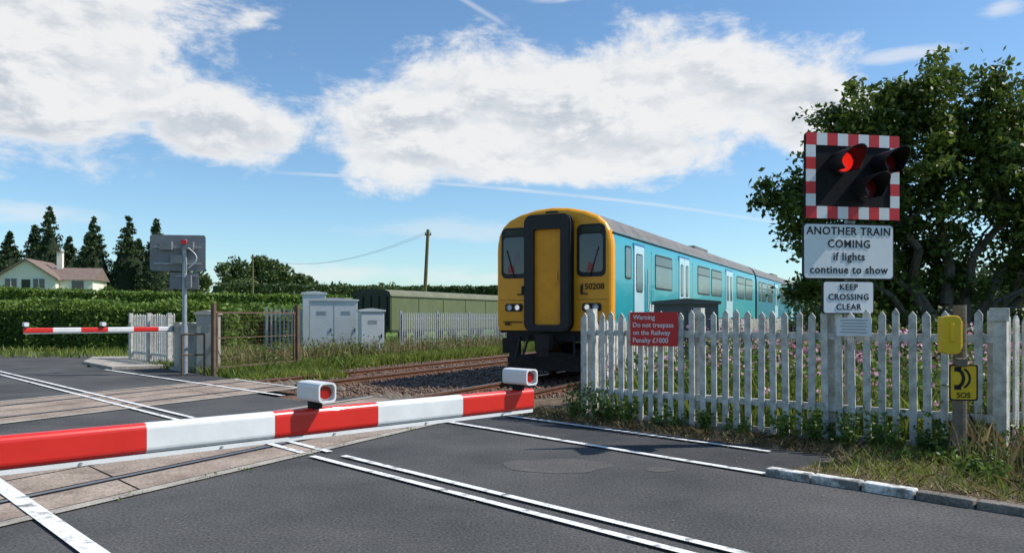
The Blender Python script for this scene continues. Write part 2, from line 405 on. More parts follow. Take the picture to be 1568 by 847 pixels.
for c in (C1,C2):
    for row in range(3):
        for i in range(13):
            lat=c-1.9+i*0.29
            if abs(abs(lat-c)-0.745)<0.13: continue
            p=LM(lat,8.02+row*0.33)
            w=0.13
            b.add([(p[0]+w*q[0],p[1]+w*q[1],-0.12) for q in ((-1,-1),(1,-1),(1,1),(-1,1))]+[(p[0],p[1],0.0)],[(0,1,4),(1,2,4),(2,3,4),(3,0,4)],'wood')
b.build('anti_trespass_grid')

# ---------------------------------------------------------------- train
prof=[(1.35,1.05),(1.39,1.14),(1.41,1.3),(1.41,2.95),(1.40,3.1),(1.355,3.32),(1.26,3.49),(1.09,3.64),(0.8,3.76),(0.4,3.85),(0.0,3.88)]
full=prof+[(-x,z) for x,z in reversed(prof[:-1])]
def body(parent,y0,y1,front,side):
    b=MB()
    if front: secs=[(y0,0.955),(y0+0.03,0.982),(y0+0.09,1.0),(y0+0.22,1.0),(y1,1.0)]
    else: secs=[(y0,1.0),(y1,1.0)]
    n=len(full); vs=[]
    for (y,s) in secs:
        for (x,z) in full: vs.append((x*s,y,2.3+(z-2.3)*s))
    for k in range(len(secs)-1):
        for i in range(n-1):
            zm=(full[i][1]+full[i+1][1])/2
            mm_='roofgrey' if zm>3.36 else side
            if front and k<2: mm_='yellow'
            if front and k==2: mm_='yellow' if zm<3.36 else 'roofgrey'
            o=k*n; b.add([vs[o+i],vs[o+i+1],vs[o+n+i+1],vs[o+n+i]],[(0,1,2,3)],mm_)
        o=k*n; b.add([vs[o],vs[o+n],vs[o+n+n-1],vs[o+n-1]],[(0,1,2,3)],'under')
    b.add(vs[:n],[tuple(range(n))],'yellow' if front else 'blackmat')
    b.add(vs[-n:],[tuple(reversed(range(n)))],'blackmat')
    return b.build('car_body',parent)
def sidestuff(parent,y0,side,front):
    b=MB()
    for sg in (1,-1):
        ux=(0,1,0); uy=(0,0,1); nv=(sg,0,0)
        def pan(a,d,z0,z1,r,mt,proud):
            b.prism(rrect(a,z0,d,z1,r,3),(sg*(1.41-0.012),y0,0),ux,uy,nv,0.012+proud,mt)
        def win(a,d,z0=2.12,z1=3.02,top=True):
            pan(a,d,z0,z1,0.09,'black',0.006)
            pan(a+0.045,d-0.045,z0+0.045,z1-0.30 if top else z1-0.045,0.06,'reflectglass',0.010)
            if top: pan(a+0.045,d-0.045,z1-0.27,z1-0.045,0.05,'glass',0.010)
        def door(a,d,dbl=True):
            pan(a-0.05,d+0.05,1.12,3.16,0.05,'doorblue',0.004)
            w=(d-a)
            halves=((a,a+w/2-0.01),(a+w/2+0.01,d)) if dbl else ((a,d),)
            for (p,q) in halves:
                pan(p,q,1.18,3.10,0.04,'palecyan',0.012)
                pan(p+0.13,q-0.13,2.0,2.92,0.07,'black',0.016)
                pan(p+0.16,q-0.16,2.03,2.89,0.05,'reflectglass',0.019)
        if front:
            win(0.92,1.40,2.28,3.05,False)
            door(1.62,2.42,False)
            b.cyl((sg*1.46,y0+2.62,1.6),(sg*1.46,y0+2.62,2.6),0.02,'textwhite',n=8)
        win(3.42,5.15); door(5.95,7.15); win(8.3,10.1); win(10.35,12.15); door(12.95,14.2); win(15.1,16.9); win(17.1,18.9)
        if not front: win(0.6,1.2); win(1.5,2.9)
        b.box((sg*1.385,y0+9.8,3.28),(0.04,19.3,0.025),'roofgrey')
        b.box((sg*1.405,y0+9.9,1.12),(0.02,18.9,0.05),'cyan2')
        for yy in (3.1,5.6,7.6,12.6,14.7): b.box((sg*1.409,y0+yy,2.1),(0.006,0.012,1.9),'doorblue')
    for yy in np.arange(2,19,2.4): b.box((0,y0+yy,3.89),(0.5,0.5,0.05),'roofgrey')
    b.box((0,y0+13,3.92),(1.0,2.2,0.10),'roofgrey')
    b.build('windows_and_doors',parent)
def running(parent,y0):
    b=MB()
    b.box((0,y0+9.9,0.97),(2.5,19.2,0.16),'under')
    for yc in (3.0,16.7):
        for w in (-1.3,1.3):
            for sx in (-1,1):
                b.cyl((sx*0.68,y0+yc+w,0.42),(sx*0.80,y0+yc+w,0.42),0.42,'rust',n=20)
                b.box((sx*1.0,y0+yc+w,0.45),(0.22,0.36,0.34),'under')
            b.cyl((-0.7,y0+yc+w,0.42),(0.7,y0+yc+w,0.42),0.08,'under')
        for sx in (-1,1):
            b.box((sx*0.98,y0+yc,0.62),(0.16,3.3,0.16),'under')
            b.box((sx*1.0,y0+yc,0.58),(0.3,0.7,0.46),'under')
    for (yy,l,w) in ((6.2,1.6,2.3),(8.4,2.0,2.5),(10.8,2.2,2.5),(13.2,1.5,2.3)):
        b.box((0,y0+yy,0.60),(w,l,0.6),'under')
    b.build('running_gear',parent,bevel=0.01)
tr_o=RL(C1,16.2)
train=group('passenger_train',(tr_o[0],tr_o[1],0),YT)
body(train,0,19.7,True,'cyan'); body(train,20.15,39.9,False,'cyan2')
sidestuff(train,0,'cyan',True); sidestuff(train,20.15,'cyan2',False)
running(train,0.1); running(train,20.2)
b=MB(); b.box((0,19.92,2.3),(1.3,0.46,2.5),'blackmat'); b.build('gangway_bellows',train)
b=MB(); ux=(1,0,0); uy=(0,0,1); nv=(0,-1,0)
po=rrect(-0.53,1.12,0.53,3.66,0.16,5); pi=rrect(-0.325,1.24,0.325,3.36,0.05,5)
b.ring(po,pi,(0,0.02,0),ux,uy,nv,0.34,'black')
po2=rrect(-0.56,1.09,0.56,3.69,0.18,5); pi2=rrect(-0.38,1.2,0.38,3.44,0.08,5)
b.ring(po2,pi2,(0,-0.25,0),ux,uy,nv,0.05,'black')
b.ring(po2,rrect(-0.5,1.15,0.5,3.6,0.1,5),(0,-0.10,0),ux,uy,nv,0.04,'black')
b.box((0,-0.20,2.3),(0.66,0.05,2.14),'doorgold')
b.box((0,-0.232,1.95),(0.56,0.012,0.03),'doorgold')
b.box((0,-0.228,1.5),(0.5,0.008,0.5),'doorgold')
b.box((0.22,-0.24,2.32),(0.03,0.03,0.16),'yellow')
b.box((0.22,-0.25,2.20),(0.10,0.02,0.03),'yellow')
for sx in (-1,1):
    x0,x1=sorted((sx*0.60,sx*1.27))
    b.prism(rrect(x0,2.30,x1,3.46,0.13,5),(0,-0.002,0),ux,uy,nv,0.012,'black')
    b.prism(rrect(x0+0.06,2.40,x1-0.06,3.24,0.09,5),(0,-0.014,0),ux,uy,nv,0.006,'glass')
    b.prism(rrect(x0+0.10,3.29,x1-0.10,3.41,0.04,3),(0,-0.014,0),ux,uy,nv,0.004,'olivedk')
    b.prism([(-0.10,0),(0.09,0),(0.07,0.16),(-0.05,0.20)],(sx*0.97-0.04,-0.0205,2.42),ux,uy,nv,0.002,'seat')
    b.prism([(-0.08,0),(0.09,0),(0.08,0.28),(0.0,0.34),(-0.07,0.26)],(sx*0.95+0.07,-0.0205,2.62),ux,uy,nv,0.002,'signgrey')
    b.cyl((sx*0.92,-0.035,2.30),(sx*1.12,-0.035,2.95),0.010,'blackmat',n=6)
    b.prism(rrect(sx*0.95-0.22,1.54,sx*0.95+0.22,1.72,0.05,3),(0,-0.002,0),ux,uy,nv,0.02,'black')
    for dx in (-0.10,0.10):
        b.ring([(0.078*math.cos(q),0.078*math.sin(q)) for q in np.linspace(0,6.283,17)[:-1]],[(0.06*math.cos(q),0.06*math.sin(q)) for q in np.linspace(0,6.283,17)[:-1]],(sx*0.95+dx,-0.015,1.63),ux,uy,nv,0.045,'signgrey')
        b.cyl((sx*0.95+dx,-0.015,1.63),(sx*0.95+dx,-0.030,1.63),0.060,'lampwhite' if sx*dx<0 else 'signwhite',n=16)
    b.box((sx*1.1,-0.03,1.25),(0.12,0.05,0.05),'under')
    b.box((sx*0.72,-0.03,2.02),(0.04,0.05,0.2),'black')
    b.box((sx*0.78,-0.03,1.93),(0.14,0.04,0.03),'black')
    b.box((sx*0.95,-0.004,1.80),(0.72,0.006,0.010),'rust')
    b.cyl((sx*1.2,-0.06,1.30),(sx*0.72,-0.06,1.30),0.012,'under',n=8)
b.box((0,-0.005,3.77),(0.3,0.03,0.04),'black')
b.box((0,0.12,1.0),(2.3,0.2,0.28),'under')
b.cyl((0,0.2,0.86),(0,-0.42,0.86),0.11,'under',n=16); b.box((0,-0.46,0.86),(0.34,0.22,0.34),'under')
b.box((0,-0.5,0.62),(0.28,0.1,0.14),'under')
for sx in (-1,1):
    b.cyl((sx*0.55,-0.03,1.0),(sx*0.62,-0.22,0.55),0.03,'black',n=8); b.cyl((sx*0.62,-0.22,0.55),(sx*0.35,-0.25,0.45),0.03,'black',n=8)
    b.cyl((sx*0.8,-0.0,0.95),(sx*0.85,-0.12,0.5),0.025,'black',n=8)
    b.box((sx*0.98,0.12,0.55),(0.26,0.1,0.75),'under')
    b.box((sx*1.15,0.25,0.75),(0.3,0.3,0.35),'under')
b.prism([(-1.1,0.2),(1.1,0.2),(1.15,0.5),(0.2,0.62),(-0.2,0.62),(-1.15,0.5)],(0,0.1,0),ux,uy,nv,0.06,'under')
b.build('cab_front',train,bevel=0.004)
text('unit_number','150208',0.185,(0.965,-0.014,2.08),train,'textblack',bold=0.003)
text('logo_text','ARRIVA',0.36,(1.425,3.45,1.60),train,'textwhite',yaw=math.pi/2,bold=0.004)

# ---------------------------------------------------------------- barriers
def lamp(b,x,y,z,sc=1.0):
    X_=(1,0,0); Z_=(0,0,1); Y_=(0,-1,0); d=0.12*sc
    b.prism(rrect(x-0.062*sc,z,x+0.062*sc,z+0.125*sc,0.03*sc,4),(0,y+d,0),X_,Z_,Y_,2*d-0.001,'boomwhite')
    b.ring(rrect(x-0.062*sc,z,x+0.062*sc,z+0.125*sc,0.03*sc,4),rrect(x-0.052*sc,z+0.010*sc,x+0.052*sc,z+0.115*sc,0.03*sc,4),(0,y-d,0),X_,Z_,Y_,0.035*sc,'boomwhite')
    b.cyl((x,y-d+0.002,z+0.062*sc),(x,y-d-0.012*sc,z+0.062*sc),0.042*sc,'lensred',n=16)
    b.box((x,y,z-0.018),(0.05,0.05,0.036),'blackmat')
def barrier(name,tip,yaw,length,h,seg,lamps,sc=1.0):
    g=group(name,(tip[0],tip[1],0),yaw)
    b=MB(); x=0; i=0; hh=0.122
    while x>-length+1e-3:
        L=min(seg,length+x)
        mt='boomred' if i%2==0 else 'boomwhite'
        b.prism(rrect(-0.032,h-hh/2,0.032,h+hh/2,0.024,4),(x,0,0),(0,1,0),(0,0,1),(-1,0,0),L-0.001,mt)
        x-=L; i+=1
    b.box((-length/2,-0.004,h-0.071),(length,0.036,0.018),'boomwhite')
    for q in np.arange(0.25,length,0.55): b.cyl((-q,-0.030,h-0.070),(-q,0.03,h-0.070),0.006,'galv',n=6)
    for q in lamps: lamp(b,-q,0,h+0.092,sc)
    b.build('boom',g)
    b=MB()
    b.box((-length-0.35,0.28,0.62),(0.62,0.42,1.2),'cabbeige'); b.box((-length-0.35,0.28,1.24),(0.68,0.48,0.05),'cabbeige')
    b.box((-length-0.35,0.06,0.7),(0.5,0.02,0.8),'cabbeige'); b.box((-length-0.12,0.05,0.75),(0.02,0.03,0.12),'black')
    b.box((-length-0.35,-0.0,h),(0.9,0.05,0.16),'galv'); b.cyl((-length-0.35,0.3,h),(-length-0.35,-0.06,h),0.07,'galv')
    b.box((-length-1.0,0.0,h-0.03),(0.5,0.12,0.42),'cabdark')
    b.box((-length-0.35,0.28,0.03),(0.8,0.6,0.1),'concrete')
    b.build('barrier_machine',g,bevel=0.012)
    return g
tip1=(0.11,4.69)
barrier('level_crossing_barrier',tip1,YR,4.4,0.93,0.553,(0.10,1.44,3.2),sc=0.74)
pv=(-9.15,21.0); Lf=3.45
barrier('level_crossing_barrier',(pv[0]-mX*Lf,pv[1]-mY*Lf),YR+math.pi,Lf,1.09,0.62,(0.05,1.75),sc=0.8)

# ---------------------------------------------------------------- signal head (near)
sg=group('level_crossing_signal',(3.77,8.66,0),math.radians(11))
b=MB()
b.cyl((0.04,0.10,-0.1),(0.04,0.10,3.3),0.055,'galv',n=16)
W,H,zc=1.16,0.95,2.965
b.prism(rrect(-W/2,zc-H/2,W/2,zc+H/2,0.045,4),(0,0.015,0),(1,0,0),(0,0,1),(0,-1,0),0.03,'blackmat')
bw=0.135
def cell(x0,x1,z0,z1,red):
    b.box(((x0+x1)/2,-0.020,(z0+z1)/2),(x1-x0-0.0008,0.010,z1-z0-0.0008),'refred' if red else 'signwhite')
k=9; W2=W-0.012; H2=H-0.012; xs=np.linspace(-W2/2,W2/2,k+1)
for i in range(k):
    cell(xs[i],xs[i+1],zc+H2/2-bw,zc+H2/2,i%2==0); cell(xs[i],xs[i+1],zc-H2/2,zc-H2/2+bw,i%2==0)
zs=np.linspace(zc-H2/2+bw,zc+H2/2-bw,6)
for i in range(5):
    cell(-W2/2,-W2/2+0.115,zs[i],zs[i+1],i%2==1); cell(W2/2-0.115,W2/2,zs[i],zs[i+1],i%2==1)
b.box((0,0.045,zc),(0.7,0.05,0.06),'galv')
b.build('backing_board',sg)
b=MB()
def hood(x,z,r,lit):
    n=20
    b.cyl((x,-0.016,z),(x,-0.11,z),r*1.12,'black',n=24)
    b.cyl((x,-0.11,z),(x,-0.125,z),r*0.92,lit,n=24)
    vs=[]
    for i in range(n+1):
        a=math.radians(-50+280*i/n); d=0.17+0.17*max(0,math.sin(a))
        for rr,yy in ((r*1.12,-0.10),(r*1.16,-0.10-d),(r*1.08,-0.10-d),(r*1.04,-0.10)):
            vs.append((x+rr*math.cos(a)+(-0.10-yy)*-0.0,yy,z+rr*math.sin(a)))
    fs=[]
    for i in range(n):
        for q in range(4): fs.append((i*4+q,i*4+(q+1)%4,(i+1)*4+(q+1)%4,(i+1)*4+q))
    b.add(vs,fs,'black')
hood(-0.18,zc+0.14,0.115,'lampred'); hood(0.34,zc+0.14,0.115,'tail'); hood(0.10,zc-0.14,0.115,'tail')
b.build('signal_lamps',sg)
b=MB()
X_=(1,0,0); Z_=(0,0,1); Y_=(0,-1,0)
b.prism(rrect(-0.60,1.83,0.52,2.45,0.05,4),(0,0.02,0),X_,Z_,Y_,0.02,'textblack')
b.prism(rrect(-0.585,1.845,0.505,2.435,0.04,4),(0,-0.001,0),X_,Z_,Y_,0.004,'signwhite')
b.prism(rrect(-0.36,1.45,0.27,1.815,0.03,4),(0,0.02,0),X_,Z_,Y_,0.02,'textblack')
b.prism(rrect(-0.348,1.462,0.258,1.803,0.025,4),(0,-0.001,0),X_,Z_,Y_,0.004,'signwhite')
b.box((0.03,0.05,2.3),(0.3,0.06,0.04),'galv'); b.box((0.03,0.05,1.95),(0.3,0.06,0.04),'galv')
b.build('sign_plates',sg)
for i,(t,z) in enumerate((('ANOTHER TRAIN',2.36),('COMING',2.22),('if lights',2.08),('continue to show',1.935))):
    text('sign_text_%d'%i,t,0.122,(-0.04,-0.0075,z),sg,'textblack',bold=0.0018,spacing=1.10)
for i,(t,z) in enumerate((('KEEP',1.745),('CROSSING',1.635),('CLEAR',1.525))):
    text('sign_text_b%d'%i,t,0.096,(-0.045,-0.0075,z),sg,'textblack',bold=0.0015,spacing=1.12)

fs=group('level_crossing_signal',(-8.0,19.2,0),math.radians(8))
b=MB()
b.cyl((-0.02,-0.1,-0.15),(-0.02,-0.1,3.3),0.055,'galv',n=14)
b.prism(rrect(-0.85,2.54,0.45,3.42,0.06,4),(0,0.015,0),X_,Z_,Y_,0.03,'signgrey'); b.box((-0.2,0.035,2.98),(1.26,0.02,0.84),'blackmat')
b.box((-0.2,-0.035,3.12),(1.1,0.03,0.04),'galv'); b.box((-0.2,-0.035,2.72),(1.1,0.03,0.04),'galv')
for (x,z) in ((-0.45,3.15),(0.05,3.15),(-0.2,2.82)): b.box((x,-0.09,z),(0.28,0.14,0.2),'signgrey')
b.box((-0.02,-0.17,3.24),(0.12,0.06,0.1),'refred')
pr=None
for i in range(9):
    a=math.pi*i/8; p=(0.08+0.2*math.sin(a),-0.16,3.1-0.5*i/8)
    if pr: b.cyl(pr,p,0.012,'boomwhite',n=6)
    pr=p
b.build('signal_back',fs)
b=MB(); b.box((-0.05,0,2.3),(0.68,0.02,0.4),'signgrey'); b.box((0.0,-0.02,2.42),(0.5,0.02,0.03),'galv'); b.box((0.1,-0.18,2.28),(0.12,0.12,0.3),'signgrey')
b.cyl((-0.02,-0.1,0.0),(-0.02,-0.1,1.2),0.075,'galv',n=14)
b.build('sign_plates_back',fs)

# ---------------------------------------------------------------- picket fences
def picket(name,p0,p1,h=1.5,sp=0.15,w=0.075,postevery=11,z0=0.0,skew=0.01,mt='picket',rails=(0.38,1.18)):
    p0=np.array(p0); p1=np.array(p1); L=np.linalg.norm(p1-p0); yaw=math.atan2(p1[1]-p0[1],p1[0]-p0[0])
    g=group(name,(p0[0],p0[1],z0),yaw); b=MB(); n=int(L/sp)
    for i in range(n+1):
        x=i*sp+R.normal()*0.004; hh=h+R.uniform(-0.035,0.015); t=R.normal()*skew; ww=w/2*R.uniform(0.92,1.06)
        base=R.uniform(-0.02,0.05)
        b.prism([(x-ww,base),(x+ww,base),(x+ww+t,hh-0.05),(x+t,hh),(x-ww+t,hh-0.05)],(0,0,0),(1,0,0),(0,0,1),(0,-1,0),0.022+R.uniform(0,0.004),mt)
    for z in rails: b.box((L/2,0.03,z),(L,0.055,0.08),mt)
    i=0
    while i*sp*postevery<=L:
        b.box((i*sp*postevery+0.03,0.115,h/2+0.02),(0.11,0.11,h+0.02),mt); i+=1
    b.box((L/2,0.03,0.02),(L,0.04,0.14),'concrete')
    b.build('pickets_and_rails',g,bevel=0.003)
    return g
A=(1.03,10.95); E=(4.78,7.74)
pf=picket('picket_fence',A,E,h=1.48,z0=0.02)
picket('picket_fence',(E[0]+0.14,E[1]+0.05),(8.6,9.6),h=1.42,z0=0.03)
picket('picket_fence',(A[0]+0.12,A[1]+0.2),(A[0]+tX*22,A[1]+tY*22),h=1.4,z0=-0.03,sp=0.15,skew=0.02)
picket('picket_fence',(-9.7,22.4),(-12.6,25.7),h=1.6,z0=-0.1,sp=0.17,w=0.085)
b=MB()
b.box((4.98,0.06,0.75),(0.12,0.12,1.46),'picket'); b.box((4.98,-0.01,1.42),(0.17,0.03,0.13),'picket')
b.build('fence_posts',pf,bevel=0.006)
fy=math.atan2(E[1]-A[1],E[0]-A[0])
ws=group('warning_sign',(A[0]+0.761*1.13-0.649*0.05,A[1]-0.649*1.13-0.761*0.05,0),fy+math.radians(6))
b=MB(); b.box((0,-0.03,1.26),(0.66,0.012,0.44),'signred'); b.build('plate',ws)
for i,(t,z) in enumerate((('Warning',1.41),('Do not trespass',1.31),('on the Railway',1.21),('Penalty £1000',1.11))):
    tt=text('text_%d'%i,t,0.088,(0,-0.038,z),ws,'textwhite',bold=0.0012)
    xs_=[v.co.x for v in tt.data.vertices]; tt.location.x=-0.29-min(xs_)
nb=group('notice_plate',(3.73,8.52,0),math.radians(-38))
b=MB(); b.box((0,0,1.31),(0.36,0.012,0.2),'signwhite')
for i in range(5): b.box((0,-0.0085,1.38-i*0.033),(0.28-0.03*(i%2),0.003,0.008),'signgrey')
b.build('plate',nb)

# ---------------------------------------------------------------- emergency telephone
ph=group('emergency_telephone',(4.27,7.45,0),math.radians(-10))
b=MB(); b.cyl((0,0,0),(0,0,1.53),0.065,'wood',0.06,n=14); b.build('post',ph)
b=MB()
b.box((-0.14,-0.11,1.25),(0.15,0.13,0.34),'phone'); b.prism(rrect(-0.23,1.07,-0.06,1.43,0.05,4),(0,-0.17,0),(1,0,0),(0,0,1),(0,-1,0),0.05,'phone')
b.box((-0.145,-0.225,1.27),(0.04,0.02,0.18),'phone'); b.box((-0.03,-0.07,1.25),(0.05,0.05,0.26),'phone'); b.box((-0.02,-0.10,0.99),(0.10,0.05,0.08),'wood')
b.build('telephone_box',ph,bevel=0.014)
b=MB()
b.box((0,-0.085,0.80),(0.25,0.012,0.34),'phone')
b.ring(rrect(-0.125,0.63,0.125,0.97,0.02,3),rrect(-0.112,0.643,0.112,0.957,0.02,3),(0,-0.0915,0),(1,0,0),(0,0,1),(0,-1,0),0.002,'textblack')
def arc(cx,cz,r,a0,a1,w):
    pts=[]; n=10
    for i in range(n+1):
        a=math.radians(a0+(a1-a0)*i/n); pts.append((cx+(r+w/2)*math.cos(a),cz+(r+w/2)*math.sin(a)))
    for i in range(n,-1,-1):
        a=math.radians(a0+(a1-a0)*i/n); pts.append((cx+(r-w/2)*math.cos(a),cz+(r-w/2)*math.sin(a)))
    b.prism(pts,(0,-0.0915,0),(1,0,0),(0,0,1),(0,-1,0),0.003,'textblack')
arc(-0.10,0.84,0.10,-65,65,0.03)
b.box((-0.05,-0.093,0.925),(0.06,0.003,0.045),'textblack'); b.box((-0.05,-0.093,0.755),(0.06,0.003,0.045),'textblack')
arc(-0.045,0.84,0.10,-60,60,0.02)
b.build('sos_plate',ph)
text('sos_text','SOS',0.07,(0,-0.094,0.68),ph,'textblack',bold=0.001)

# ---------------------------------------------------------------- lineside equipment
def cabinet(name,loc,w,d,h,yaw,mt,doors=2,z0=-0.15):
    g=group(name,(loc[0],loc[1],z0),yaw); b=MB()
    b.box((0,0,h/2),(w,d,h),mt); b.box((0,0,h+0.03),(w+0.1,d+0.1,0.06),mt)
    b.prism([(-w/2-0.05,h+0.06),(w/2+0.05,h+0.06),(0,h+0.12)],(0,-d/2-0.05,0),(1,0,0),(0,0,1),(0,1,0),d+0.1,mt)
    for i in range(doors):
        ww=w/doors; x=-w/2+ww*(i+0.5)
        b.box((x,-d/2-0.01,h/2+0.03),(ww-0.05,0.02,h-0.2),mt); b.box((x+ww/2-0.1,-d/2-0.03,h/2),(0.03,0.03,0.14),'blackmat')
        for q in range(4): b.box((x,-d/2-0.023,h*0.82-q*0.04),(ww*0.4,0.006,0.012),'signgrey')
    b.box((0,0,0.04),(w+0.2,d+0.2,0.1),'concrete')
    b.build('cabinet_body',g,bevel=0.01)
cabinet('relay_cabinet',(-6.75,29.5),1.75,1.0,2.15,math.radians(14),'cabwhite',2)
cabinet('relay_cabinet',(-7.85,31.0),0.9,0.8,2.45,math.radians(14),'cabwhite',1)
cabinet('relay_cabinet',(-5.15,28.5),0.85,0.7,1.75,math.radians(20),'cabwhite',1)
cabinet('equipment_cabinet',(3.55,16.0),1.25,0.6,1.72,math.radians(-8),'cabdark',2,z0=-0.05)
cabinet('control_cabinet',(-7.85,20.2),0.5,0.5,1.62,math.radians(10),'cabbeige',1)
cabinet('control_cabinet',(-8.45,20.6),0.55,0.45,1.3,math.radians(10),'cabbeige',1)
def palisade(name,p0,p1,h,z0,sp=0.16):
    p0=np.array(p0); p1=np.array(p1); L=np.linalg.norm(p1-p0); g=group(name,(p0[0],p0[1],z0),math.atan2(p1[1]-p0[1],p1[0]-p0[0])); b=MB()
    for i in range(int(L/sp)):
        x=i*sp; b.prism([(x,0),(x+0.07,0),(x+0.07,h-0.06),(x+0.035,h),(x,h-0.06)],(0,0,0),(1,0,0),(0,0,1),(0,-1,0),0.015,'galv')
    for z in (0.3,h-0.25): b.box((L/2,0.03,z),(L,0.05,0.06),'galv')
    for i in range(int(L/2.7)+1): b.box((i*2.7,0.06,h/2),(0.1,0.06,h+0.1),'galv')
    b.build('pales',g)
palisade('palisade_fence',RL(-17.0,25.2),RL(-17.0,60),1.75,-0.15)
palisade('palisade_fence',(-9.6,30.5),(-8.2,30.9),1.85,-0.1)
gt=group('field_gate',(-7.22,18.9,-0.1),math.atan2(3.1,1.17))
b=MB(); L=3.31
b.box((0,0,0.9),(0.09,0.09,1.9),'steelrust'); b.box((L,0,0.9),(0.11,0.11,1.9),'steelrust')
for z in (0.28,1.0,1.62): b.box((L/2,0,z),(L-0.1,0.03,0.025 if z==1.0 else 0.045),'steelrust')
b.box((0.12,0,0.95),(0.04,0.04,1.36),'steelrust'); b.box((L-0.14,0,0.95),(0.04,0.04,1.36),'steelrust')
for i in range(1,34): b.cyl((i*L/34,0,0.28),(i*L/34,0,1.62),0.0025,'steelrust',n=4)
for i in range(1,13): b.cyl((0.12,0,0.28+i*0.103),(L-0.12,0,0.28+i*0.103),0.0025,'steelrust',n=4)
b.build('gate_frame',gt)
g2=group('handrail',(-7.9,18.7,-0.1),0.5)
b=MB()
for x in (0,0.5): b.cyl((x,0,0),(x,0,1.1),0.025,'steelrust',n=8)
b.cyl((0,0,1.1),(0.5,0,1.1),0.025,'steelrust',n=8); b.cyl((0,0,0.6),(0.5,0,0.6),0.02,'steelrust',n=8); b.build('rail',g2)

# long green wagon behind the palisade
wg=group('railway_van',(-7.0,45.0,0),YT)
b=MB(); wl=36
pr_=[(-2.7,0.5),(0,0.5),(0,2.66),(-0.08,2.86),(-0.4,2.99),(-1.35,3.05),(-2.3,2.99),(-2.62,2.86),(-2.7,2.66)]
vs=[(x,0,z) for x,z in pr_]+[(x,wl,z) for x,z in pr_]; n=len(pr_)
for i in range(n):
    j=(i+1)%n; mt='olive' if i==1 else ('wagonroof' if 2<=i<=6 else 'olivedk')
    b.add([vs[i],vs[j],vs[n+j],vs[n+i]],[(0,1,2,3)],mt)
b.add(vs[:n],[tuple(reversed(range(n)))],'olivedk'); b.add(vs[n:],[tuple(range(n))],'olivedk')
for i in range(0,13): b.box((0.015,0.1+i*2.9,1.55),(0.03,0.05,2.0),'olive')
b.box((0.03,wl/2,2.62),(0.08,wl,0.05),'wagonroof'); b.box((0.02,wl/2,0.6),(0.05,wl,0.12),'olivedk')
for i in range(5): b.box((-2.5+i*0.57,-0.02,1.75),(0.06,0.05,1.7),'blackmat')
for yc in np.arange(2,wl,4.2):
    for x in (-0.5,-2.1): b.cyl((x-0.06,yc,0.32),(x+0.06,yc,0.32),0.45,'under',n=16)
b.build('van_body',wg)

def pole(name,base,top,r=0.16):
    g=group(name); b=MB(); b.cyl(base,top,r,'pole',r*0.75,n=10)
    tx,ty,tz=top; b.box((tx,ty,tz-0.4),(0.5,0.1,0.1),'pole')
    for dx in (-0.2,0.2): b.cyl((tx+dx,ty,tz-0.35),(tx+dx,ty,tz-0.2),0.04,'signgrey',n=8)
    b.build('pole_shaft',g)
pole('telegraph_pole',(-6.85,60,0),(-6.45,60,8.1))
pole('telegraph_pole',(-31.2,94,2.5),(-31.2,94,8.9),0.14)
b=MB()
for dx in (-0.2,0.2):
    p0=Vector((-6.45+dx,60,7.9)); p1=Vector((-31.2+dx,94,8.7)); pr=p0
    for i in range(1,17):
        t=i/16; q=p0.lerp(p1,t)-Vector((0,0,4*1.6*t*(1-t))); b.cyl(pr,q,0.010,'wire',n=4); pr=q
b.build('overhead_wires')

# ---------------------------------------------------------------- houses
def house(name,loc,yaw,w,d,hw,hr,z0,wing=True):
    g=group(name,(loc[0],loc[1],z0),yaw); b=MB()
    b.prism([(-w/2,-1.5),(w/2,-1.5),(w/2,hw),(0,hw+hr),(-w/2,hw)],(0,0,0),(1,0,0),(0,0,1),(0,1,0),d,'wall')
    if wing: b.box((w/2+1.8,d/2,hw/2-0.7),(3.6,d*0.7,hw+1.4),'wall')
    b.build('walls',g)
    b=MB(); e=0.35
    for sg_ in (-1,1):
        b.prism([(sg_*(w/2+e),hw-e*hr/(w/2)),(0,hw+hr),(0,hw+hr+0.2),(sg_*(w/2+e),hw-e*hr/(w/2)+0.2)],(0,-0.4,0),(1,0,0),(0,0,1),(0,1,0),d+0.8,'rooftile')
    if wing:
        y0=d*0.15-0.3;y1=d*0.85+0.3;ym=d/2
        b.prism([(y0,hw-0.1),(ym,hw+hr*0.7),(y1,hw-0.1)],(w/2-1.5,0,0),(0,1,0),(0,0,1),(1,0,0),5.4,'rooftile')
    b.build('roof',g)
    b=MB()
    for (x,z,ww,hh) in ((-w*0.25,1.3,1.2,1.1),(w*0.22,1.3,1.2,1.1)):
        b.box((x,-0.03,z),(ww+0.16,0.06,hh+0.16),'textwhite'); b.box((x,-0.07,z),(ww,0.04,hh),'glass'); b.box((x,-0.1,z),(0.07,0.02,hh),'textwhite')
    if wing:
        b.box((w/2+2.0,d*0.15-0.03,1.2),(1.5,0.06,1.2),'textwhite'); b.box((w/2+2.0,d*0.15-0.07,1.2),(1.3,0.04,1.0),'glass')
    b.box((0,-0.03,0.8),(0.9,0.05,1.9),'olivedk')
    b.build('windows_and_door',g)
    b=MB(); b.box((w/2-0.8,d*0.5,hw+hr+0.1),(0.6,0.6,2.2),'wall'); b.box((w/2-0.8,d*0.5,hw+hr+1.25),(0.7,0.7,0.12),'brick'); b.cyl((w/2-0.8,d*0.5,hw+hr+1.3),(w/2-0.8,d*0.5,hw+hr+1.6),0.12,'brick'); b.build('chimney',g)
house('bungalow',(-56.0,90),math.radians(12),6.2,8,1.9,2.1,3.95)
house('bungalow',(-45.0,138),math.radians(25),5.0,7,1.2,1.7,5.0,False)

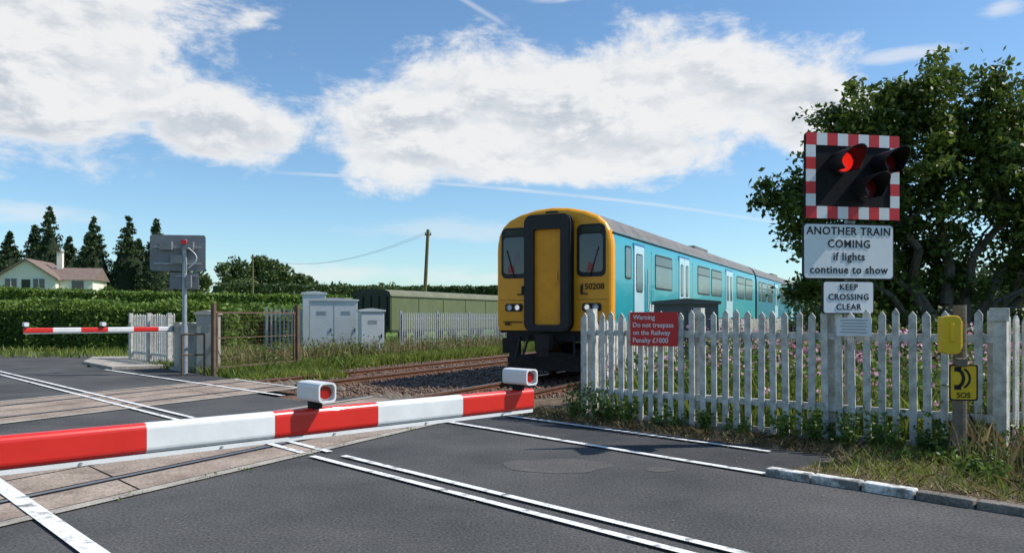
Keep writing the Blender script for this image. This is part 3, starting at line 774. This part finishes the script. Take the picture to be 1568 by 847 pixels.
# ---------------------------------------------------------------- trees
def trunkmesh(b,p0,p1,r0,r1,seg=4,wob=0.15):
    p0=Vector(p0);p1=Vector(p1);pr=p0
    for i in range(1,seg+1):
        t=i/seg; q=p0.lerp(p1,t)
        if i<seg: q+=Vector((R.normal()*wob,R.normal()*wob,0))
        b.cyl(pr,q,r0+(r1-r0)*(i-1)/seg,'bark',r0+(r1-r0)*t,n=8); pr=q
big=group('broadleaf_tree')
blobs=[((9.5,17.2,5.85),1.05),((7.8,17,5.5),0.95),((8.7,16.8,6.05),0.65),((10.6,17.4,5.5),1.15),((7.05,16.8,5.1),0.62),((5.5,16.9,4.05),0.38),((5.95,16.7,3.75),0.35),((6.25,16.9,3.3),0.5),
 ((7.4,17.2,4.3),1.1),((8.9,17.5,4.7),1.35),((10.6,17.2,4.2),1.35),((12.3,17.5,4.9),1.6),((7.3,17.2,2.9),0.9),((8.6,17.8,2.9),1.15),((10.0,18.2,2.6),1.1),((6.6,17,4.3),0.6),
 ((11.9,17.5,2.9),1.3),((9.4,17,6.65),0.38),((8.2,17,6.2),0.35),((13.6,17.8,3.8),1.3),((10.9,17.1,6.5),0.4),((7.2,17.5,2.0),0.8),((8.6,18.2,1.9),1.0),((6.85,17,5.65),0.3)]
leaves('crown',blobpts(blobs,40,78,0.165,shell=0.35),0.074,'leaf',big,up=0.5)
b=MB()
root=(9.9,17.6,-0.2)
for (tx,ty,tz,r) in ((8.0,17.1,5.0,.13),(9.4,17.4,5.9,.14),(10.8,17.4,5.2,.13),(12.2,17.6,4.4,.12),(7.4,17.2,3.4,.10),(6.2,17,3.7,.07),(11.6,17,2.8,.09),(13.4,17.7,3.9,.09)):
    mid=Vector((root[0]+(tx-root[0])*0.3,root[1]+(ty-root[1])*0.3,1.3+R.uniform(-.3,.4)))
    trunkmesh(b,(root[0]+R.uniform(-.2,.2),root[1],-0.2),mid,r*1.3,r,3,0.05); trunkmesh(b,mid,(tx,ty,tz),r,0.03,5,0.12)
    for q in range(6):
        t=R.uniform(0.3,0.9); s0=mid.lerp(Vector((tx,ty,tz)),t); e=s0+Vector((R.normal()*0.6,R.normal()*0.5,R.uniform(0.1,0.8))); trunkmesh(b,s0,e,0.03,0.008,3,0.05)
b.build('trunk_and_limbs',big)
bl=[((6.4+i*0.75+R.normal()*0.15,15.2+R.uniform(-.6,.8),0.6+R.uniform(0,0.5)),R.uniform(0.5,0.8)) for i in range(9)]
leaves('shrub',blobpts(bl,60,45,0.16,shell=0.3),0.055,'leaf')
bl=[((R.uniform(9.5,16),R.uniform(22,26),R.uniform(0.5,2.2)),R.uniform(0.8,1.3)) for i in range(12)]
leaves('shrub',blobpts(bl,30,40,0.25,shell=0.4),0.09,'leaffar')

def conifer(loc,h,w,z0):
    g=group('conifer_tree',(0,0,0)); b=MB()
    b.cyl((loc[0],loc[1],z0-1),(loc[0],loc[1],z0+h*0.97),0.25,'bark',0.03,n=8)
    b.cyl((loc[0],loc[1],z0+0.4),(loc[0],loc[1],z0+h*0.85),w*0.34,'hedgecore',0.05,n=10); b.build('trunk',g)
    C=[]
    for k in range(230):
        t=R.uniform(0,1)**1.2; a=R.uniform(0,2*math.pi); rr=w/2*((1-t)**1.05)*R.uniform(0.75,1.15)+0.10
        tip=np.array([loc[0]+rr*math.cos(a),loc[1]+rr*math.sin(a),z0+0.2+t*h-rr*0.15]); root=np.array([loc[0],loc[1],z0+0.2+t*h-rr*0.3])
        f=R.uniform(0.45,1.0,22)[:,None]; C.append(root*(1-f)+tip*f+R.normal(size=(22,3))*np.array([.20,.20,.16])*(0.5+0.6*(1-t)))
    leaves('crown',np.vstack(C),0.18,'leafcon',g,up=0.1)
for (px_,dd,top,w) in ((-66,108,13.8,8.0),(-64.3,100,12.0,7.5),(-60.4,102,15.6,8.8),(-63.5,112,12.6,7.5),(-57.5,106,12.6,6.5),(-54.6,102,14.2,8.2),(-50.6,103,14.4,9.0),(-48.2,105,12.0,6.0),(-46.0,101,13.8,6.4),(-52.5,110,12.0,7),(-43.8,103,10.8,5.0)):
    z=float(terr(np.array(px_),np.array(float(dd)))); conifer((px_,dd),top-z,w,z)

def btree(name,loc,h,w,nl,ls,mt='leaffar'):
    z=float(terr(np.array(float(loc[0])),np.array(float(loc[1])))); g=group(name); b=MB()
    b.cyl((loc[0],loc[1],z-0.5),(loc[0],loc[1],z+h*0.6),w*0.035,'bark',w*0.015,n=8)
    for k in range(4):
        a=R.uniform(0,6.28); b.cyl((loc[0],loc[1],z+h*0.3),(loc[0]+w*.3*math.cos(a),loc[1]+w*.3*math.sin(a),z+h*0.7),w*0.015,'bark',w*0.006,n=6)
    b.build('trunk',g)
    bl=[]
    for k in range(9):
        a=R.uniform(0,6.28); rr=w*0.28*R.uniform(0.2,1.1); bl.append(((loc[0]+rr*math.cos(a),loc[1]+rr*math.sin(a),z+h*R.uniform(0.38,0.82)),w*R.uniform(0.15,0.26)))
    out=[]
    for c,r in bl:
        d=unit(R.normal(size=(nl,3))); out.append(np.array(c)+d*r*R.uniform(0.5,1.08,nl)[:,None])
    leaves('crown',np.vstack(out),ls,mt,g,up=0.4)
for (x,d,h,w) in ((-46.5,131,6.5,7),(-43.2,134,7.6,7),(-40.0,132,6.8,6.5),(-37.5,140,5.0,6),(-52,125,4.0,8),(-49,121,3.4,6),(-57,128,5,9),(-41,120,2.6,5),(-61,84,2.6,3.5)):
    btree('broadleaf_tree',(x,d),h,w,230,0.33)
leaves('shrub',blobpts([((-45.6,88,3.9),0.9),((-42.2,86,3.4),0.7)],40,40,0.2),0.12,'leafhedge')

def woodland(name,n,azr,dr,hr,ls,mt='leaffar'):
    out=[]
    for i in range(n):
        az=R.uniform(*azr); d=R.uniform(*dr); x=d*math.tan(az); y=d
        z=float(terr(np.array(x),np.array(y))); h=R.uniform(*hr); w=h*R.uniform(1.0,1.7)
        for k in range(5):
            c=np.array([x+R.normal()*w*.3,y+R.normal()*w*.3,z+h*R.uniform(0.2,0.75)]); dd=unit(R.normal(size=(45,3))); out.append(c+dd*np.array([w,w,h])*0.3*R.uniform(0.6,1.1,45)[:,None])
    leaves(name,np.vstack(out),ls,mt,up=0.6)
woodland('distant_woodland',40,(-0.62,0.62),(190,240),(2.5,5.5),0.6)
woodland('distant_woodland',90,(-0.7,0.7),(330,420),(4,8.5),1.1)
woodland('distant_woodland',130,(-0.75,0.75),(560,700),(6,12),2.0)
woodland('distant_woodland',22,(0.345,0.44),(75,120),(3.0,5.0),0.35)
def hedge(name,p0,p1,h,w,z0f,n,ls,mt='leafhedge',core='hedgetop'):
    p0=np.array(p0,float);p1=np.array(p1,float);d=p1-p0;L=np.linalg.norm(d);d/=L;q=np.array([-d[1],d[0]])
    g=group(name); b=MB(); k=max(2,int(L/2))
    for i in range(k):
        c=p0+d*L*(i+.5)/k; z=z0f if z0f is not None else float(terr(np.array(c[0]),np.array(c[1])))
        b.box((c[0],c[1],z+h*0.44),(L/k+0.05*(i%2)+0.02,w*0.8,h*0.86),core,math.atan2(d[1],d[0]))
    b.build('core_boxes',g)  # solid core boxes inside the leaf shell, put in for opacity
    t=R.uniform(0,L,n); face=R.uniform(0,1,n)
    o=np.where(face<0.45,-w/2,np.where(face<0.6,w/2,R.uniform(-w/2,w/2,n)))+R.normal(size=n)*0.07
    o=o+0.12*np.sin(t*1.7)+0.08*np.sin(t*4.1+2)
    hh=h*(1+0.04*np.sin(t*0.9)+0.03*np.sin(t*2.3+1)+0.015*np.sin(t*6.1))
    zz=np.where(face<0.6,R.uniform(0,1,n)*hh,hh)+R.normal(size=n)*0.08
    x=p0[0]+d[0]*t+q[0]*o; y=p0[1]+d[1]*t+q[1]*o
    zg=np.full(n,z0f) if z0f is not None else terr(x,y)
    leaves('hedge_leaves',np.column_stack([x,y,zg+zz]),ls,mt,g,up=0.5)
hedge('hedge',(-42,33.5),(-13.0,33.5),2.1,2.2,-0.15,30000,0.085)
hedge('hedge',(-13.0,33.0),(-11.2,44),1.9,2.0,-0.15,7000,0.10)
hedge('hedge',(-38,46),(-14,52),2.2,2.0,-0.15,9000,0.14)
hedge('hedge',(-60,78),(-18,84),1.1,2.0,None,9000,0.15)
hedge('hedge',(-38,100),(-14,118),1.6,2.5,None,5000,0.2,'leaffar')
hedge('hedge',(-60,160),(0,150),2.4,3,None,6000,0.4,'leaffar')
hedge('hedge',(-20,38),(-9.8,35.5),1.6,1.2,-0.15,6000,0.09)

# ---------------------------------------------------------------- grass and weeds
def poly_sample(n,cond,xr,yr):
    x=R.uniform(*xr,n*4); y=R.uniform(*yr,n*4); ok=cond(x,y); return np.column_stack([x[ok],y[ok]])[:n]
latf=lambda x,y:x*nX+y*nY
mf=lambda x,y:x*mX+y*mY
sf=lambda x,y:x*rX+y*rY
P=poly_sample(60000,lambda x,y:(latf(x,y)<-14.2)&(latf(x,y)>-19)&(mf(x,y)>8.0)&(y<42),(-12,8),(16,42))
blades('grass_verge',P,0.45,0.035,'grass',-0.17)
P=poly_sample(4500,lambda x,y:(latf(x,y)<-15.2)&(latf(x,y)>-18)&(mf(x,y)>9.0)&(y<36),(-9,6),(19,36))
blades('tall_grass',P,0.95,0.025,'drygrass',-0.17,lean=0.2)
P=poly_sample(14000,lambda x,y:(mf(x,y)>7.9)&(mf(x,y)<10.6)&(sf(x,y)>17)&(sf(x,y)<24),(-14,-4),(17,28))
blades('grass_verge',P,0.35,0.03,'grass',-0.16)
P=poly_sample(16000,lambda x,y:(latf(x,y)<-18),(-26,-2),(27,48))
blades('grass_verge',P,0.5,0.06,'grass',-0.17)
C=[]
for i in range(140):
    c=RL(R.uniform(-18.3,-15),R.uniform(16,34)); C.append(np.array([c[0],c[1],0.22])+R.normal(size=(50,3))*np.array([.24,.24,.22]))
leaves('weeds',np.vstack(C),0.05,'weed')
cond=lambda x,y:(mf(x,y)>8.75)&(latf(x,y)>-4.2)&(y<20)
P=poly_sample(26000,cond,(0,13),(8,20)); blades('tall_grass',P,0.75,0.028,'grass',-0.03,lean=0.22)
P=poly_sample(1900,cond,(0,13),(8,20))
C=[];Fl=[]
for (x,y) in P:
    h=R.uniform(0.3,1.2); k=26
    C.append(np.column_stack([x+R.normal(size=k)*0.09,y+R.normal(size=k)*0.09,R.uniform(0.02,h,k)]))
    if R.rand()<0.6:
        kk=10; Fl.append(np.column_stack([x+R.normal(size=kk)*0.06,y+R.normal(size=kk)*0.06,h+R.normal(size=kk)*0.08-0.02]))
leaves('weeds',np.vstack(C),0.05,'weed',up=0.6)
leaves('wild_flowers',np.vstack(Fl),0.028,'pink',aspect=0.9)
# weeds along fence foot and right verge
C=[]
def plant(cx,cy,hh,sp,k):
    # several leafy stems rising from one root
    for q in range(k):
        a=R.uniform(0,6.28); l=R.uniform(0.2,1)*sp; h=hh*R.uniform(0.55,1.0); m_=22; f=R.uniform(0.05,1,m_)
        C.append(np.column_stack([cx+math.cos(a)*l*f+R.normal(size=m_)*0.025,cy+math.sin(a)*l*f+R.normal(size=m_)*0.025,0.02+h*f+R.normal(size=m_)*0.012]))
for i in range(70):
    t=R.uniform(0,5.0); o=R.uniform(-0.2,0.25); plant(A[0]+0.761*t-0.649*max(0,-o)*1.0+0.649*max(0,o),A[1]-0.649*t+0.761*o,R.uniform(0.10,0.34),0.10,2)
for (cx,cy,hh) in ((1.15,10.55,.55),(1.3,10.45,.4),(1.5,10.3,.35),(0.85,10.9,.5),(2.35,9.6,.35),(3.1,8.95,.35),(3.35,8.7,.50),(3.6,8.35,.42),(3.9,8.1,.45),(4.1,7.75,.40)):
    plant(cx,cy,hh,0.22,12)
for i in range(110):
    p=RD(R.uniform(7.3,9.2),R.uniform(-1.5,2.9)); dd=min(1.0,max(0,(p[0]-3.7)/1.1))
    if dd<0.1 and R.rand()<0.7: continue
    plant(p[0],p[1],0.10+R.uniform(0.1,0.62)*dd,0.10+0.12*dd,4)
leaves('weeds',np.vstack(C),0.030,'weed',up=0.6)
P=poly_sample(9000,lambda x,y:(mf(x,y)>6.72)&(mf(x,y)<9.6)&(sf(x,y)<3.25)&(sf(x,y)>-3),(2,9),(2,9)); blades('grass_verge',P,0.14,0.010,'grass',0.03,lean=0.5)
P=poly_sample(1800,lambda x,y:(mf(x,y)>7.4)&(mf(x,y)<9.6)&(sf(x,y)<2.6)&(sf(x,y)>-3),(4.1,9),(2,9)); blades('tall_grass',P,0.6,0.012,'drygrass',0.03,lean=0.3)
P=poly_sample(9000,lambda x,y:(mf(x,y)>6.62)&(mf(x,y)<9.6)&(sf(x,y)<3.3)&(sf(x,y)>-3),(2,9),(2,9)); blades('dry_grass',P,0.12,0.008,'drygrass',0.03,lean=1.1)
P=poly_sample(5000,lambda x,y:(mf(x,y)>7.9)&(mf(x,y)<8.7)&(sf(x,y)<8.6)&(sf(x,y)>3.3),(0,5),(6,12)); blades('dry_grass',P,0.14,0.010,'drygrass',-0.02,lean=0.9)
C=[]
for i in range(26):
    p=LM(C1+1.50+R.normal()*0.03,R.uniform(1,7.8)); C.append(np.column_stack([p[0]+R.normal(size=7)*0.03,p[1]+R.normal(size=7)*0.03,R.uniform(0.01,0.035,7)]))
leaves('moss_tufts',np.vstack(C),0.012,'weed',up=1.0)
P=np.vstack([poly_sample(260,lambda x,y:(mf(x,y)>5.9)&(mf(x,y)<7.8)&(sf(x,y)<9)&(sf(x,y)>0),(0,6),(4,12)),poly_sample(80,lambda x,y:(mf(x,y)>1)&(mf(x,y)<6)&(sf(x,y)<9),(-3,4),(4,12))])
leaves('leaf_litter',np.column_stack([P,np.full(len(P),0.010)]),0.011,'drygrass',up=6.0)

# ---------------------------------------------------------------- sun + sky
SE=math.radians(48); sv=Vector((math.cos(SE)*0.995,math.cos(SE)*0.06,math.sin(SE)))
ld=bpy.data.lights.new('sun','SUN'); ld.energy=5.0; ld.angle=math.radians(0.5); ld.color=(1.0,0.955,0.89)
lo=bpy.data.objects.new('sun',ld); COL.objects.link(lo); lo.rotation_euler=(-sv).to_track_quat('-Z','Y').to_euler(); lo.location=(20,0,30)
w=bpy.data.worlds.new('World'); scene.world=w; w.use_nodes=True
nt=w.node_tree; N=nt.nodes; L=nt.links; N.clear()
out=N.new('ShaderNodeOutputWorld')
sky=N.new('ShaderNodeTexSky'); sky.sky_type='NISHITA'; sky.sun_disc=False; sky.sun_elevation=SE; sky.sun_rotation=math.radians(86)
sky.air_density=1.0; sky.dust_density=0.3; sky.ozone_density=1.5
tint=N.new('ShaderNodeVectorMath'); tint.operation='MULTIPLY'; tint.inputs[1].default_value=(0.92,1.16,1.30); L.new(sky.outputs[0],tint.inputs[0])
bg=N.new('ShaderNodeBackground'); bg.inputs[1].default_value=0.118; L.new(tint.outputs[0],bg.inputs[0])
tc=N.new('ShaderNodeTexCoord'); sp=N.new('ShaderNodeSeparateXYZ'); L.new(tc.outputs['Generated'],sp.inputs[0])
def mt_(op,a,b_=None,c=None,clamp=False):
    n=N.new('ShaderNodeMath'); n.operation=op; n.use_clamp=clamp
    for i,v in enumerate((a,b_,c)):
        if v is None: continue
        if isinstance(v,(int,float)): n.inputs[i].default_value=v
        else: L.new(v,n.inputs[i])
    return n.outputs[0]
x,y,z=sp.outputs
az=mt_('ARCTAN2',x,y); hy=mt_('SQRT',mt_('ADD',mt_('MULTIPLY',x,x),mt_('MULTIPLY',y,y))); v=mt_('DIVIDE',z,mt_('MAXIMUM',hy,0.01))
def noise(sx,sy,scale,detail,rough,off=0,dist=0.0,ox=0.0,oy=0.0):
    cb=N.new('ShaderNodeCombineXYZ'); L.new(mt_('MULTIPLY_ADD',az,sx,ox),cb.inputs[0]); L.new(mt_('MULTIPLY_ADD',v,sy,oy),cb.inputs[1]); cb.inputs[2].default_value=off
    n=N.new('ShaderNodeTexNoise'); n.inputs['Scale'].default_value=scale; n.inputs['Detail'].default_value=detail; n.inputs['Roughness'].default_value=rough; n.inputs['Distortion'].default_value=dist
    L.new(cb.outputs[0],n.inputs['Vector']); return n.outputs['Fac']
nb_=noise(1,1.7,8,9,0.64,3.1,0.2)
nb2=noise(1,1.7,8,5,0.60,3.1,0.2,0.012,0.028)
EL=[(0.06,0.27,0.25,0.095),(-0.12,0.232,0.13,0.072),(0.24,0.285,0.15,0.09),(0.34,0.24,0.10,0.06),(0.08,0.205,0.28,0.04),
    (-0.56,0.245,0.27,0.09),(-0.60,0.335,0.27,0.11),(-0.375,0.220,0.11,0.05),(1.5,0.3,0.6,0.14),(-1.5,0.3,0.5,0.12)]
def ell(a0,v0,ra,rv):
    cb=N.new('ShaderNodeCombineXYZ'); L.new(mt_('MULTIPLY_ADD',az,1/ra,-a0/ra),cb.inputs[0]); L.new(mt_('MULTIPLY_ADD',v,1/rv,-v0/rv),cb.inputs[1])
    ln=N.new('ShaderNodeVectorMath'); ln.operation='LENGTH'; L.new(cb.outputs[0],ln.inputs[0]); return mt_('SUBTRACT',1.0,ln.outputs['Value'])
Mx=None
for e in EL:
    q=ell(*e); Mx=q if Mx is None else mt_('SMOOTH_MAX',Mx,q,0.18)
dens=mt_('ADD',mt_('MINIMUM',Mx,0.6),mt_('MULTIPLY',mt_('SUBTRACT',nb_,0.5),2.1))
def mrange(val,a,b_,c=0.0,d=1.0):
    n=N.new('ShaderNodeMapRange'); n.interpolation_type='SMOOTHSTEP'; L.new(val,n.inputs[0])
    for i,q in enumerate((a,b_,c,d)): n.inputs[i+1].default_value=q
    return n.outputs[0]
cover=mrange(dens,-0.10,0.36)
WS=[(0.055,0.41,0.07,0.012,.7),(-0.55,0.115,0.10,0.016,.5),(-0.08,0.112,0.16,0.018,.35),(-0.2,0.055,0.20,0.016,.6),(0.02,0.048,0.25,0.014,.6),(0.46,0.30,0.07,0.010,.6),(0.56,0.335,0.03,0.012,.6),(0.165,0.372,0.05,0.012,.5)]
wn=noise(1,4,9,5,0.6,8.2)
for (a0,v0,ra,rv,op) in WS:
    q=mt_('ADD',ell(a0,v0,ra,rv),mt_('MULTIPLY',mt_('SUBTRACT',wn,0.5),2.4))
    cover=mt_('MAXIMUM',cover,mt_('MULTIPLY',mrange(q,0.0,0.9),op))
vl=mt_('ADD',0.163,mt_('ADD',mt_('MULTIPLY',az,-0.0935),mt_('MULTIPLY',mt_('MULTIPLY',az,az),-0.163)))
t1=mt_('SUBTRACT',1.0,mt_('DIVIDE',mt_('ABSOLUTE',mt_('SUBTRACT',v,mt_('ADD',vl,mt_('MULTIPLY',mt_('SUBTRACT',nb_,0.5),0.006)))),0.0032),None,True)
t1=mt_('MULTIPLY',t1,mt_('MULTIPLY',mrange(az,-0.33,-0.2),mrange(az,0.36,0.28)))
cover=mt_('MAXIMUM',cover,mt_('MULTIPLY',mt_('MULTIPLY',t1,0.55),mrange(wn,0.35,0.6,0.5,1.0)))
vl2=mt_('ADD',0.3675,mt_('MULTIPLY',az,-0.60))
t2=mt_('SUBTRACT',1.0,mt_('DIVIDE',mt_('ABSOLUTE',mt_('SUBTRACT',v,vl2)),0.006),None,True)
t2=mt_('MULTIPLY',t2,mt_('MULTIPLY',mrange(az,-0.2,-0.08),mrange(az,0.0,-0.02)))
cover=mt_('MAXIMUM',cover,mt_('MULTIPLY',t2,0.4))
# thicker cloud sunward of this point -> this part is in the cloud's own shade
rel=mt_('SUBTRACT',nb2,nb_)
tone=mt_('MULTIPLY',mrange(dens,0.1,0.7),mrange(rel,-0.06,0.13,0.0,1.0))
cr=N.new('ShaderNodeMix'); cr.data_type='RGBA'; L.new(tone,cr.inputs[0]); cr.inputs[6].default_value=(0.95,0.955,0.96,1); cr.inputs[7].default_value=(0.60,0.65,0.72,1)
bc=N.new('ShaderNodeBackground'); bc.inputs[1].default_value=0.93; L.new(cr.outputs[2],bc.inputs[0])
ms=N.new('ShaderNodeMixShader'); L.new(mt_('MULTIPLY',cover,0.96),ms.inputs[0]); L.new(bg.outputs[0],ms.inputs[1]); L.new(bc.outputs[0],ms.inputs[2]); L.new(ms.outputs[0],out.inputs[0])

# ---------------------------------------------------------------- camera
cam=bpy.data.cameras.new('camera'); co=bpy.data.objects.new('camera',cam); COL.objects.link(co)
co.location=(0,0,1.42); co.rotation_euler=(math.pi/2,0,0); cam.sensor_width=36; cam.lens=27.46; cam.shift_y=0.0392; cam.clip_end=6000; cam.clip_start=0.05
scene.camera=co
